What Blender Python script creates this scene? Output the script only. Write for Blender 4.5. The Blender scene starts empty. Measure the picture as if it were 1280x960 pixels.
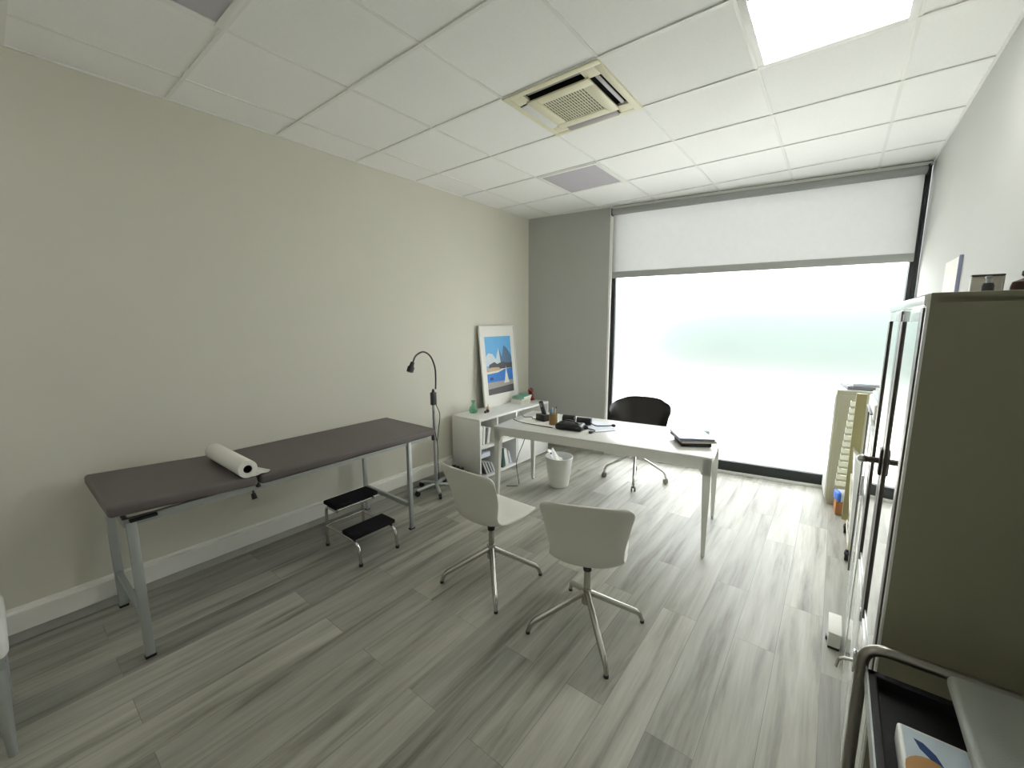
import bpy, bmesh, math, random
from mathutils import Vector, Matrix

random.seed(7)
SC = bpy.context.scene
COL = SC.collection
PI = math.pi

# ------------------------------------------------------------------ camera, world, exposure
H = 2.884                      # ceiling height
CAM = Vector((3.158, -0.2146, 1.6086))
FPX, YAW, PIT, ROL = 515.03, 0.6641, -0.1499, -0.0034
fw = Vector((-math.sin(YAW) * math.cos(PIT), math.cos(YAW) * math.cos(PIT), math.sin(PIT)))
rt = Vector((math.cos(YAW), math.sin(YAW), 0))
up = rt.cross(fw)
r2 = rt * math.cos(ROL) + up * math.sin(ROL)
u2 = -rt * math.sin(ROL) + up * math.cos(ROL)
cd = bpy.data.cameras.new('camera')
cd.sensor_fit = 'HORIZONTAL'
cd.sensor_width = 36.0
cd.lens = FPX / 1280.0 * 36.0
cd.clip_start = 0.02
cam = bpy.data.objects.new('camera', cd)
COL.objects.link(cam)
M = Matrix((r2, u2, -fw)).transposed().to_4x4()
M.translation = CAM
cam.matrix_world = M
SC.camera = cam

SC.view_settings.view_transform = 'Standard'
SC.view_settings.look = 'None'
SC.view_settings.gamma = 1.0
SC.view_settings.use_curve_mapping = False
SC.view_settings.exposure = 1.18
try:
    SC.cycles.use_denoising = True
    SC.cycles.max_bounces = 14
    SC.cycles.diffuse_bounces = 8
    SC.cycles.glossy_bounces = 5
    SC.cycles.transmission_bounces = 8
    SC.cycles.sample_clamp_indirect = 12.0
    SC.cycles.caustics_refractive = True
    SC.cycles.caustics_reflective = False
except Exception:
    pass

SKY = 4.3        # bright hazy sky outside
FILM = 0.10      # daylight scattered by the frosted film
LAMP = 5.5       # lit ceiling panel
w = bpy.data.worlds.new('sky')
SC.world = w
w.use_nodes = True
w.node_tree.nodes['Background'].inputs[0].default_value = (0.98, 0.995, 1.03, 1)
w.node_tree.nodes['Background'].inputs[1].default_value = SKY


# ------------------------------------------------------------------ materials
def mat(name, col, rough=0.5, metal=0.0, noise=0.0, nscale=30.0, bump=0.0, bscale=200.0, spec=0.5, coat=0.0, trans=0.0,
        sheen=0.0, alpha=1.0):
    m = bpy.data.materials.new(name)
    m.use_nodes = True
    nt = m.node_tree
    b = nt.nodes['Principled BSDF']
    b.inputs['Base Color'].default_value = (*col, 1)
    b.inputs['Roughness'].default_value = rough
    b.inputs['Metallic'].default_value = metal
    b.inputs['Specular IOR Level'].default_value = spec
    b.inputs['Coat Weight'].default_value = coat
    b.inputs['Transmission Weight'].default_value = trans
    b.inputs['Sheen Weight'].default_value = sheen
    b.inputs['Alpha'].default_value = alpha
    tc = nt.nodes.new('ShaderNodeTexCoord')
    if noise > 0:
        n = nt.nodes.new('ShaderNodeTexNoise')
        n.inputs['Scale'].default_value = nscale
        n.inputs['Detail'].default_value = 4
        nt.links.new(tc.outputs['Object'], n.inputs['Vector'])
        mx = nt.nodes.new('ShaderNodeMix')
        mx.data_type = 'RGBA'
        mx.inputs['A'].default_value = (*[c * (1 - noise) for c in col], 1)
        mx.inputs['B'].default_value = (*[min(1, c * (1 + noise)) for c in col], 1)
        nt.links.new(n.outputs['Fac'], mx.inputs['Factor'])
        nt.links.new(mx.outputs['Result'], b.inputs['Base Color'])
    if bump > 0:
        n2 = nt.nodes.new('ShaderNodeTexNoise')
        n2.inputs['Scale'].default_value = bscale
        n2.inputs['Detail'].default_value = 2
        nt.links.new(tc.outputs['Object'], n2.inputs['Vector'])
        bp = nt.nodes.new('ShaderNodeBump')
        bp.inputs['Strength'].default_value = bump
        bp.inputs['Distance'].default_value = 0.002
        nt.links.new(n2.outputs['Fac'], bp.inputs['Height'])
        nt.links.new(bp.outputs['Normal'], b.inputs['Normal'])
    return m


def emis(name, col, s):
    m = bpy.data.materials.new(name)
    m.use_nodes = True
    nt = m.node_tree
    for n in list(nt.nodes):
        nt.nodes.remove(n)
    o = nt.nodes.new('ShaderNodeOutputMaterial')
    e = nt.nodes.new('ShaderNodeEmission')
    e.inputs[0].default_value = (*col, 1)
    e.inputs[1].default_value = s
    nt.links.new(e.outputs[0], o.inputs[0])
    return m


def floor_mat():
    m = bpy.data.materials.new('grey oak vinyl planks')
    m.use_nodes = True
    nt = m.node_tree
    L = nt.links
    N = nt.nodes.new
    b = nt.nodes['Principled BSDF']
    tc = N('ShaderNodeTexCoord')
    sep = N('ShaderNodeSeparateXYZ')
    L.new(tc.outputs['Object'], sep.inputs[0])
    com = N('ShaderNodeCombineXYZ')
    L.new(sep.outputs['Y'], com.inputs['X'])
    L.new(sep.outputs['X'], com.inputs['Y'])
    br = N('ShaderNodeTexBrick')
    br.offset = 0.37
    br.inputs['Color1'].default_value = (0.0, 0.0, 0.0, 1)
    br.inputs['Color2'].default_value = (1, 1, 1, 1)
    br.inputs['Mortar'].default_value = (0.5, 0.5, 0.5, 1)
    br.inputs['Scale'].default_value = 1.0
    br.inputs['Mortar Size'].default_value = 0.0012
    br.inputs['Mortar Smooth'].default_value = 0.2
    br.inputs['Bias'].default_value = 0.0
    br.inputs['Brick Width'].default_value = 1.22
    br.inputs['Row Height'].default_value = 0.18
    L.new(com.outputs[0], br.inputs['Vector'])
    rv = N('ShaderNodeRGBToBW')
    L.new(br.outputs['Color'], rv.inputs[0])
    # streaky grain, different in every plank
    mp = N('ShaderNodeMapping')
    mp.inputs['Scale'].default_value = (14.0, 1.1, 1.0)
    L.new(tc.outputs['Object'], mp.inputs[0])
    mul = N('ShaderNodeMath')
    mul.operation = 'MULTIPLY'
    mul.inputs[1].default_value = 37.0
    L.new(rv.outputs[0], mul.inputs[0])
    g1 = N('ShaderNodeTexNoise')
    g1.noise_dimensions = '4D'
    g1.inputs['Scale'].default_value = 1.0
    g1.inputs['Detail'].default_value = 6
    g1.inputs['Roughness'].default_value = 0.62
    g1.inputs['Distortion'].default_value = 0.35
    L.new(mp.outputs[0], g1.inputs['Vector'])
    L.new(mul.outputs[0], g1.inputs['W'])
    cr = N('ShaderNodeValToRGB')
    e = cr.color_ramp.elements
    e[0].position = 0.30
    e[0].color = (0.17, 0.165, 0.134, 1)
    e[1].position = 0.70
    e[1].color = (0.51, 0.505, 0.455, 1)
    k = cr.color_ramp.elements.new(0.47)
    k.color = (0.37, 0.364, 0.312, 1)
    L.new(g1.outputs['Fac'], cr.inputs[0])
    # fine grain
    mp2 = N('ShaderNodeMapping')
    mp2.inputs['Scale'].default_value = (95.0, 3.0, 1.0)
    L.new(tc.outputs['Object'], mp2.inputs[0])
    g2 = N('ShaderNodeTexNoise')
    g2.inputs['Scale'].default_value = 1.0
    g2.inputs['Detail'].default_value = 4
    L.new(mp2.outputs[0], g2.inputs['Vector'])
    r2_ = N('ShaderNodeMapRange')
    r2_.inputs['To Min'].default_value = 0.82
    r2_.inputs['To Max'].default_value = 1.15
    L.new(g2.outputs['Fac'], r2_.inputs['Value'])
    r3 = N('ShaderNodeMapRange')
    r3.inputs['To Min'].default_value = 0.76
    r3.inputs['To Max'].default_value = 1.16
    L.new(rv.outputs[0], r3.inputs['Value'])
    mm = N('ShaderNodeMath')
    mm.operation = 'MULTIPLY'
    L.new(r2_.outputs[0], mm.inputs[0])
    L.new(r3.outputs[0], mm.inputs[1])
    seam = N('ShaderNodeMapRange')
    seam.inputs['To Min'].default_value = 1.0
    seam.inputs['To Max'].default_value = 0.62
    L.new(br.outputs['Fac'], seam.inputs['Value'])
    m3 = N('ShaderNodeMath')
    m3.operation = 'MULTIPLY'
    L.new(mm.outputs[0], m3.inputs[0])
    L.new(seam.outputs[0], m3.inputs[1])
    vm = N('ShaderNodeVectorMath')
    vm.operation = 'SCALE'
    L.new(cr.outputs[0], vm.inputs[0])
    L.new(m3.outputs[0], vm.inputs['Scale'])
    L.new(vm.outputs[0], b.inputs['Base Color'])
    b.inputs['Roughness'].default_value = 0.46
    b.inputs['Specular IOR Level'].default_value = 0.35
    bp = N('ShaderNodeBump')
    bp.inputs['Strength'].default_value = 0.12
    bp.inputs['Distance'].default_value = 0.001
    L.new(g2.outputs['Fac'], bp.inputs['Height'])
    L.new(bp.outputs[0], b.inputs['Normal'])
    return m


def tile_mat():
    m = mat('mineral ceiling tile', (0.92, 0.92, 0.90), 0.9, noise=0.03, nscale=60, bump=0.25, bscale=350)
    return m


def frost_mat():
    """frosted pane: strongly roughened refraction plus daylight scattered inside the film"""
    m = bpy.data.materials.new('frosted window pane')
    m.use_nodes = True
    nt = m.node_tree
    for n in list(nt.nodes):
        nt.nodes.remove(n)
    o = nt.nodes.new('ShaderNodeOutputMaterial')
    e = nt.nodes.new('ShaderNodeEmission')
    e.inputs[0].default_value = (1.0, 1.0, 0.95, 1)
    e.inputs[1].default_value = FILM
    r = nt.nodes.new('ShaderNodeBsdfRefraction')
    r.inputs['Color'].default_value = (0.97, 0.98, 0.97, 1)
    r.inputs['IOR'].default_value = 1.3
    r.inputs['Roughness'].default_value = 0.5
    a = nt.nodes.new('ShaderNodeAddShader')
    nt.links.new(e.outputs[0], a.inputs[0])
    nt.links.new(r.outputs[0], a.inputs[1])
    nt.links.new(a.outputs[0], o.inputs[0])
    return m


def blind_mat():
    m = bpy.data.materials.new('screen blind fabric')
    m.use_nodes = True
    nt = m.node_tree
    for n in list(nt.nodes):
        nt.nodes.remove(n)
    o = nt.nodes.new('ShaderNodeOutputMaterial')
    d = nt.nodes.new('ShaderNodeBsdfDiffuse')
    t = nt.nodes.new('ShaderNodeBsdfTranslucent')
    ad = nt.nodes.new('ShaderNodeMixShader')
    ad.inputs[0].default_value = 0.40
    tc = nt.nodes.new('ShaderNodeTexCoord')
    n = nt.nodes.new('ShaderNodeTexNoise')
    n.inputs['Scale'].default_value = 22
    n.inputs['Detail'].default_value = 5
    nt.links.new(tc.outputs['Object'], n.inputs['Vector'])
    mr = nt.nodes.new('ShaderNodeMix')
    mr.data_type = 'RGBA'
    mr.inputs['A'].default_value = (0.66, 0.66, 0.65, 1)
    mr.inputs['B'].default_value = (0.71, 0.71, 0.70, 1)
    nt.links.new(n.outputs['Fac'], mr.inputs['Factor'])
    nt.links.new(mr.outputs['Result'], d.inputs[0])
    nt.links.new(mr.outputs['Result'], t.inputs[0])
    nt.links.new(d.outputs[0], ad.inputs[1])
    nt.links.new(t.outputs[0], ad.inputs[2])
    nt.links.new(ad.outputs[0], o.inputs[0])
    return m


MT = dict(
    floor=floor_mat(),
    tile=tile_mat(),
    grid=mat('white enamelled ceiling grid', (0.84, 0.84, 0.81), 0.5, noise=0.02, nscale=8),
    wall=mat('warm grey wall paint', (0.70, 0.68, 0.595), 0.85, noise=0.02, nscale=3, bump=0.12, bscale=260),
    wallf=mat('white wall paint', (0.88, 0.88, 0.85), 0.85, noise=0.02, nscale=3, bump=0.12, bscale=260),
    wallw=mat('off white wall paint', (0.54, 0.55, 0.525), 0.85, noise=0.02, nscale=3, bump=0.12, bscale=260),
    pier=mat('mid grey wall paint', (0.455, 0.455, 0.43), 0.85, noise=0.02, nscale=3, bump=0.12, bscale=260),
    plinth=mat('grey wood skirting', (0.44, 0.44, 0.40), 0.55, noise=0.15, nscale=12),
    trunk=mat('white plastic trunking', (0.88, 0.87, 0.82), 0.45, noise=0.02, nscale=6),
    white=mat('white lacquer', (0.80, 0.80, 0.77), 0.35, noise=0.015, nscale=5),
    desk=mat('white desk lacquer', (0.74, 0.74, 0.70), 0.28, noise=0.015, nscale=5),
    shell=mat('white moulded plastic', (0.70, 0.69, 0.63), 0.42, noise=0.01, nscale=9),
    chrome=mat('polished chrome', (0.62, 0.61, 0.58), 0.16, 1.0, noise=0.03, nscale=10),
    alu=mat('polished aluminium', (0.50, 0.49, 0.45), 0.26, 1.0, noise=0.04, nscale=14),
    steel=mat('silver painted steel', (0.50, 0.53, 0.53), 0.4, 0.65, noise=0.05, nscale=20),
    blackalu=mat('black anodised aluminium', (0.012, 0.015, 0.018), 0.4, noise=0.1, nscale=10),
    black=mat('black plastic', (0.012, 0.012, 0.013), 0.45, noise=0.1, nscale=20),
    rubber=mat('black ribbed rubber', (0.010, 0.010, 0.011), 0.8, noise=0.2, nscale=90, bump=0.5, bscale=120, spec=0.2),
    leather=mat('dark brown leather', (0.020, 0.018, 0.016), 0.36, noise=0.2, nscale=40, bump=0.15, bscale=160),
    taupe=mat('taupe vinyl upholstery', (0.125, 0.106, 0.105), 0.5, noise=0.05, nscale=30, bump=0.2, bscale=240),
    paper=mat('white paper', (0.82, 0.81, 0.76), 0.8, noise=0.02, nscale=20),
    paperb=mat('bluish white paper', (0.72, 0.76, 0.84), 0.7, noise=0.02, nscale=20),
    dark=mat('dark hollow', (0.006, 0.006, 0.006), 0.9, noise=0.1, nscale=20),
    cream=mat('cream abs plastic', (0.80, 0.77, 0.58), 0.45, noise=0.015, nscale=8),
    vane=mat('grey vane plastic', (0.45, 0.43, 0.44), 0.45, noise=0.02, nscale=8),
    offlight=mat('unlit opal diffuser', (0.50, 0.48, 0.52), 0.6, noise=0.02, nscale=40),
    lamp=emis('lit opal diffuser', (1.0, 0.99, 0.95), LAMP),
    lampfill=emis('added fill panel diffuser', (1.0, 0.99, 0.95), LAMP * 0.45),  # weaker glow for the added fill panel
    film=frost_mat(),
    blind=blind_mat(),
    blindg=mat('grey blind hem', (0.42, 0.43, 0.41), 0.7, noise=0.03, nscale=30),
    roller=mat('grey roller fabric', (0.36, 0.37, 0.36), 0.7, noise=0.03, nscale=30),
    cabinet=mat('ivory steel darkened by shade', (0.235, 0.225, 0.148), 0.45, noise=0.02, nscale=8, bump=0.15, bscale=500),  # darker than ivory: shade of the side turned from the window is in the colour
    cabfront=mat('glossy white steel', (0.80, 0.81, 0.78), 0.16, noise=0.01, nscale=8, coat=0.5),
    brown=mat('bronze anodised profile', (0.075, 0.06, 0.05), 0.35, 0.4, noise=0.08, nscale=15),
    glass=mat('tinted mirror glass', (0.30, 0.33, 0.31), 0.02, 0.0, noise=0.01, nscale=4, spec=1.0, coat=1.0),
    beige=mat('beige enamelled steel', (0.50, 0.49, 0.36), 0.5, noise=0.02, nscale=8),
    shaded=mat('olive plastic panel', (0.28, 0.25, 0.11), 0.5, noise=0.04, nscale=8),  # the shadow on the trolley panel is put into this base colour
    clear=mat('clear pale plastic', (0.90, 0.90, 0.76), 0.25, noise=0.02, nscale=8),
    grey=mat('light grey plastic', (0.38, 0.40, 0.37), 0.5, noise=0.06, nscale=250, bump=0.2, bscale=300),
    tray=mat('matt black tray', (0.006, 0.0065, 0.0065), 0.55, noise=0.15, nscale=40, bump=0.2, bscale=300),
    handle=mat('brushed steel tube', (0.34, 0.32, 0.29), 0.28, 1.0, noise=0.05, nscale=30),
    bluec=mat('blue card', (0.03, 0.16, 0.62), 0.5, noise=0.05, nscale=20),
    orangec=mat('orange brown card', (0.45, 0.19, 0.07), 0.6, noise=0.08, nscale=20),
    skin=mat('apricot print', (0.55, 0.30, 0.11), 0.5, noise=0.1, nscale=30),
    navy=mat('navy print', (0.015, 0.06, 0.22), 0.5, noise=0.1, nscale=30),
    sky=mat('light blue print', (0.14, 0.45, 0.80), 0.5, noise=0.05, nscale=14),
    sea=mat('strong blue print', (0.03, 0.20, 0.62), 0.5, noise=0.1, nscale=24),
    slate=mat('slate blue print', (0.10, 0.19, 0.33), 0.5, noise=0.1, nscale=18),
    pale=mat('pale print', (0.62, 0.72, 0.80), 0.5, noise=0.08, nscale=18),
    sand=mat('warm grey print', (0.36, 0.34, 0.32), 0.5, noise=0.05, nscale=18),
    char=mat('charcoal print', (0.07, 0.07, 0.075), 0.5, noise=0.1, nscale=18),
    tan=mat('tan print', (0.60, 0.44, 0.27), 0.5, noise=0.1, nscale=18),
    green=mat('green glass', (0.45, 0.85, 0.62), 0.04, trans=0.92, noise=0.04, nscale=10),
    mint=mat('mint book cover', (0.20, 0.48, 0.38), 0.5, noise=0.06, nscale=20),
    kraft=mat('beige page block', (0.52, 0.48, 0.38), 0.7, noise=0.08, nscale=60),
    red=mat('glossy dark red', (0.20, 0.012, 0.012), 0.2, noise=0.08, nscale=12, coat=0.5),
    cork=mat('brown card pot', (0.30, 0.19, 0.07), 0.7, noise=0.15, nscale=60),
    darkgreen=mat('dark green binder', (0.02, 0.075, 0.065), 0.5, noise=0.1, nscale=20),
    lilac=mat('blue grey metal lid', (0.30, 0.33, 0.46), 0.35, 0.3, noise=0.03, nscale=10),
    greyb=mat('mid grey cover', (0.20, 0.20, 0.22), 0.5, noise=0.05, nscale=20),
    wood=mat('dark red brown wood', (0.05, 0.018, 0.012), 0.4, noise=0.25, nscale=20),
    grass=mat('hedge leaves', (0.035, 0.062, 0.054), 0.8, noise=0.3, nscale=5),
    pave=mat('pale street paving', (0.62, 0.60, 0.54), 0.9, noise=0.08, nscale=3),
)


# ------------------------------------------------------------------ mesh helpers
class MB:
    def __init__(s):
        s.bm = bmesh.new()

    def _add(s, bm2, mx=None):
        me = bpy.data.meshes.new('tmp')
        if mx is not None:
            bmesh.ops.transform(bm2, matrix=mx, verts=bm2.verts)
        bm2.to_mesh(me)
        bm2.free()
        s.bm.from_mesh(me)
        bpy.data.meshes.remove(me)
        return s

    def box(s, x0, x1, y0, y1, z0, z1, bev=0.0, seg=2, mx=None):
        b = bmesh.new()
        bmesh.ops.create_cube(b, size=1.0)
        bmesh.ops.transform(b, matrix=Matrix.Translation(((x0 + x1) / 2, (y0 + y1) / 2, (z0 + z1) / 2)) @
                            Matrix.Diagonal((abs(x1 - x0), abs(y1 - y0), abs(z1 - z0), 1)), verts=b.verts)
        if bev > 0:
            bmesh.ops.bevel(b, geom=list(b.edges), offset=bev, segments=seg, profile=0.5, affect='EDGES')
        return s._add(b, mx)

    def cyl(s, p0, p1, r0, r1=None, n=24, cap=True):
        r1 = r0 if r1 is None else r1
        p0, p1 = Vector(p0), Vector(p1)
        d = p1 - p0
        b = bmesh.new()
        bmesh.ops.create_cone(b, cap_ends=cap, segments=n, radius1=r0, radius2=r1, depth=d.length)
        q = d.to_track_quat('Z', 'Y').to_matrix().to_4x4()
        return s._add(b, Matrix.Translation((p0 + p1) / 2) @ q)

    def sphere(s, c, r, sc=(1, 1, 1), n=18, mx=None):
        b = bmesh.new()
        bmesh.ops.create_uvsphere(b, u_segments=n, v_segments=max(8, n // 2), radius=r)
        m = Matrix.Translation(c) @ Matrix.Diagonal((*sc, 1))
        return s._add(b, m if mx is None else mx @ m)

    def sweep(s, pts, rad, n=12, flat=1.0):
        pts = [Vector(p) for p in pts]
        k = len(pts)
        if not hasattr(rad, '__len__'):
            rad = [rad] * k
        b = bmesh.new()
        tang = []
        for i in range(k):
            a = pts[max(0, i - 1)]
            c = pts[min(k - 1, i + 1)]
            tang.append((c - a).normalized())
        ref = Vector((0, 0, 1)) if abs(tang[0].z) < 0.9 else Vector((1, 0, 0))
        nn = (ref - tang[0] * ref.dot(tang[0])).normalized()
        rings = []
        for i in range(k):
            if i:
                q = tang[i - 1].rotation_difference(tang[i])
                nn = q @ nn
                nn = (nn - tang[i] * nn.dot(tang[i])).normalized()
            bb = tang[i].cross(nn)
            rings.append([b.verts.new(pts[i] + rad[i] * (math.cos(2 * PI * j / n) * nn * flat + math.sin(2 * PI * j / n) * bb))
                          for j in range(n)])
        for i in range(k - 1):
            for j in range(n):
                b.faces.new((rings[i][j], rings[i][(j + 1) % n], rings[i + 1][(j + 1) % n], rings[i + 1][j]))
        b.faces.new(rings[0][::-1])
        b.faces.new(rings[-1])
        return s._add(b)

    def lathe(s, prof, c=(0, 0, 0), n=32, close=False):
        """prof: list of (r, z) revolved about the vertical through c."""
        b = bmesh.new()
        c = Vector(c)
        rings = []
        for r, z in prof:
            if r < 1e-6:
                rings.append([b.verts.new(c + Vector((0, 0, z)))])
            else:
                rings.append([b.verts.new(c + Vector((r * math.cos(2 * PI * j / n), r * math.sin(2 * PI * j / n), z))) for j in range(n)])
        for a, d in zip(rings, rings[1:]):
            for j in range(n):
                k = (j + 1) % n
                if len(a) == 1 and len(d) == 1:
                    continue
                if len(a) == 1:
                    b.faces.new((a[0], d[j], d[k]))
                elif len(d) == 1:
                    b.faces.new((a[j], a[k], d[0]))
                else:
                    b.faces.new((a[j], a[k], d[k], d[j]))
        bmesh.ops.recalc_face_normals(b, faces=b.faces)
        return s._add(b)

    def prism(s, poly, h0, h1, axis='z', bev=0.0, mx=None):
        """poly in two axes, extruded along the third."""
        b = bmesh.new()

        def P(a, c, h):
            return {'z': (a, c, h), 'x': (h, a, c), 'y': (a, h, c)}[axis]
        lo = [b.verts.new(P(a, c, h0)) for a, c in poly]
        hi = [b.verts.new(P(a, c, h1)) for a, c in poly]
        n = len(poly)
        b.faces.new(lo[::-1])
        b.faces.new(hi)
        for i in range(n):
            b.faces.new((lo[i], lo[(i + 1) % n], hi[(i + 1) % n], hi[i]))
        bmesh.ops.recalc_face_normals(b, faces=b.faces)
        if bev > 0:
            bmesh.ops.bevel(b, geom=list(b.edges), offset=bev, segments=2, profile=0.5, affect='EDGES')
        return s._add(b, mx)

    def grid(s, rows):
        """rows of points -> surface"""
        b = bmesh.new()
        V = [[b.verts.new(p) for p in r] for r in rows]
        for i in range(len(V) - 1):
            for j in range(len(V[0]) - 1):
                b.faces.new((V[i][j], V[i][j + 1], V[i + 1][j + 1], V[i + 1][j]))
        return s._add(b)

    def build(s, name, m, parent=None, smooth=35, label=None):
        me = bpy.data.meshes.new(name)
        s.bm.to_mesh(me)
        s.bm.free()
        me.materials.append(m if not isinstance(m, str) else MT[m])
        if smooth:
            for p in me.polygons:
                p.use_smooth = True
            try:
                me.set_sharp_from_angle(angle=math.radians(smooth))
            except Exception:
                pass
        o = bpy.data.objects.new(name, me)
        COL.objects.link(o)
        if parent is not None:
            o.parent = parent
        if label:
            o['label'] = label
        return o


def fillet(pts, r, n=6):
    pts = [Vector(p) for p in pts]
    out = [pts[0]]
    for i in range(1, len(pts) - 1):
        a, p, c = pts[i - 1], pts[i], pts[i + 1]
        d0, d1 = (a - p), (c - p)
        rr = min(r, d0.length * 0.49, d1.length * 0.49)
        s0, s1 = p + d0.normalized() * rr, p + d1.normalized() * rr
        for k in range(n + 1):
            t = k / n
            out.append((1 - t) ** 2 * s0 + 2 * t * (1 - t) * p + t * t * s1)
    out.append(pts[-1])
    return out


def smooth_path(pts, n=8):
    """Catmull-Rom"""
    P = [Vector(p) for p in pts]
    P = [P[0] * 2 - P[1]] + P + [P[-1] * 2 - P[-2]]
    out = []
    for i in range(1, len(P) - 2):
        for k in range(n):
            t = k / n
            a, b, c, d = P[i - 1:i + 3]
            out.append(0.5 * ((2 * b) + (c - a) * t + (2 * a - 5 * b + 4 * c - d) * t * t + (3 * b - a - 3 * c + d) * t ** 3))
    out.append(P[-2])
    return out


def thing(name, label, cat, loc=(0, 0, 0), rz=0.0, group=None):
    o = bpy.data.objects.new(name, None)
    o.empty_display_size = 0.1
    COL.objects.link(o)
    o.location = loc
    o.rotation_euler = (0, 0, rz)
    o['label'] = label
    o['category'] = cat
    if group:
        o['group'] = group
    return o


def tag(o, label, cat, group=None, loc=None, rz=None):
    o['label'] = label
    o['category'] = cat
    if group:
        o['group'] = group
    if loc is not None:
        o.location = loc
    if rz is not None:
        o.rotation_euler = (0, 0, rz)
    return o


def struct(o):
    o['kind'] = 'structure'
    return o


def dup(root, loc, rz, label, group=None):
    r = root.copy()
    COL.objects.link(r)
    r.location = loc
    r.rotation_euler = (0, 0, rz)
    r['label'] = label
    if group:
        r['group'] = group
    for ch in list(root.children):
        c = ch.copy()
        COL.objects.link(c)
        c.parent = r
        for g in list(ch.children):
            d = g.copy()
            COL.objects.link(d)
            d.parent = c
    return r


# ------------------------------------------------------------------ room shell
XR = 3.662
YF = -1.25
SL = 0.1407
Y0 = 4.170


def yb(x, off=0.0):
    return Y0 + SL * x - off


ANG = math.atan(SL)           # the window wall runs at a slight slant
PX = 1.045                    # end of the grey pier

struct(MB().prism([(-0.1, YF - 0.1), (XR + 0.1, YF - 0.1), (XR + 0.1, yb(XR) + 0.16), (-0.1, yb(-.1) + 0.16)], -0.06, 0, 'z').build('floor', 'floor', smooth=0))
struct(MB().prism([(-0.12, YF), (0, YF), (0, yb(0)), (-0.12, yb(0))], 0, H + 0.3, 'z').build('wall_left', 'wall', smooth=0))
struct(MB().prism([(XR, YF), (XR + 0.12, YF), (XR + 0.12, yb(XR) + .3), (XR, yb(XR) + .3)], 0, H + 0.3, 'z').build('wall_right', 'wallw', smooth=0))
struct(MB().box(-0.12, XR + 0.12, YF - 0.12, YF, 0, H + 0.3).build('wall_front', 'wallf', smooth=0))
struct(MB().prism([(-0.12, yb(-.12)), (PX, yb(PX)), (PX, yb(PX) + .22), (-0.12, yb(-.12) + .22)], 0, H + 0.3, 'z').build('wall_back', 'pier', smooth=0))

# ceiling: one sheet of tiles, open only where the cassette hangs
GX = [0.317 + 0.6 * k for k in range(6)]
GY = [-1.2 + 0.6 * k for k in range(11)]


def clip_cell(x0, x1, y0, y1):
    poly = [(x0, y0), (x1, y0), (x1, y1), (x0, y1)]
    out = []
    for i in range(4):
        a, c = poly[i], poly[(i + 1) % 4]
        fa, fc = yb(a[0]) - a[1], yb(c[0]) - c[1]
        if fa >= 0:
            out.append(a)
        if (fa >= 0) != (fc >= 0):
            t = fa / (fa - fc)
            out.append((a[0] + t * (c[0] - a[0]), a[1] + t * (c[1] - a[1])))
    return out


mb = MB()
xs = [0.0] + GX + [XR]
ys = [YF] + GY
for i in range(len(xs) - 1):
    for j in range(len(ys) - 1):
        if i == 3 and abs(ys[j] - 1.8) < 1e-6:
            continue
        pl = clip_cell(xs[i], xs[i + 1], ys[j], ys[j + 1])
        if len(pl) >= 3:
            mb.prism(pl, H + 0.001, H + 0.016, 'z')
struct(mb.build('ceiling', 'tile', smooth=0))
struct(MB().prism([(-.12, YF - .12), (XR + .12, YF - .12), (XR + .12, yb(XR) + .3), (-.12, yb(-.12) + .3)], H + 0.3, H + 0.36, 'z').build('ceiling', 'tile', smooth=0))
mb = MB()
for x in GX:
    ye = yb(x)
    if abs(x - 1.517) < .01 or abs(x - 2.117) < .01:
        mb.box(x - .009, x + .009, YF, 1.8, H - .003, H + .003)
        mb.box(x - .009, x + .009, 2.4, ye, H - .003, H + .003)
    else:
        mb.box(x - .009, x + .009, YF, ye, H - .003, H + .003)
for y in GY:
    xa = max(0, (y - Y0) / SL)
    if xa < XR:
        mb.box(xa, XR, y - .009, y + .009, H - .0055, H + .003)
struct(mb.build('trim_1', 'grid', smooth=0))
# wall angle round the ceiling edge
mb = MB()
mb.box(0, .012, YF, yb(0), H - .008, H)
mb.box(XR - .012, XR, YF, yb(XR), H - .008, H)
mb.prism([(0, yb(0)), (PX, yb(PX)), (PX, yb(PX) - .012), (0, yb(0) - .012)], H - .008, H, 'z')
struct(mb.build('trim_2', 'grid', smooth=0))

# skirtings
struct(MB().box(0, .014, YF, yb(0) - .01, 0, .062, .002).build('baseboard_left', 'plinth', smooth=0))
struct(MB().prism([(.014, yb(.014) - .014), (PX, yb(PX) - .014), (PX, yb(PX)), (.014, yb(.014))], 0, .075, 'z').build('baseboard_back', 'plinth', smooth=0))
struct(MB().box(XR - .014, XR, YF, yb(XR), 0, .07, .002).build('baseboard_right', 'plinth', smooth=0))
mb = MB().box(0, .036, YF, 2.76, .062, .168, .004)
mb.box(0, .006, YF, 2.76, .168, .185, .001)
struct(mb.build('trim_3', 'trunk', smooth=0))

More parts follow.
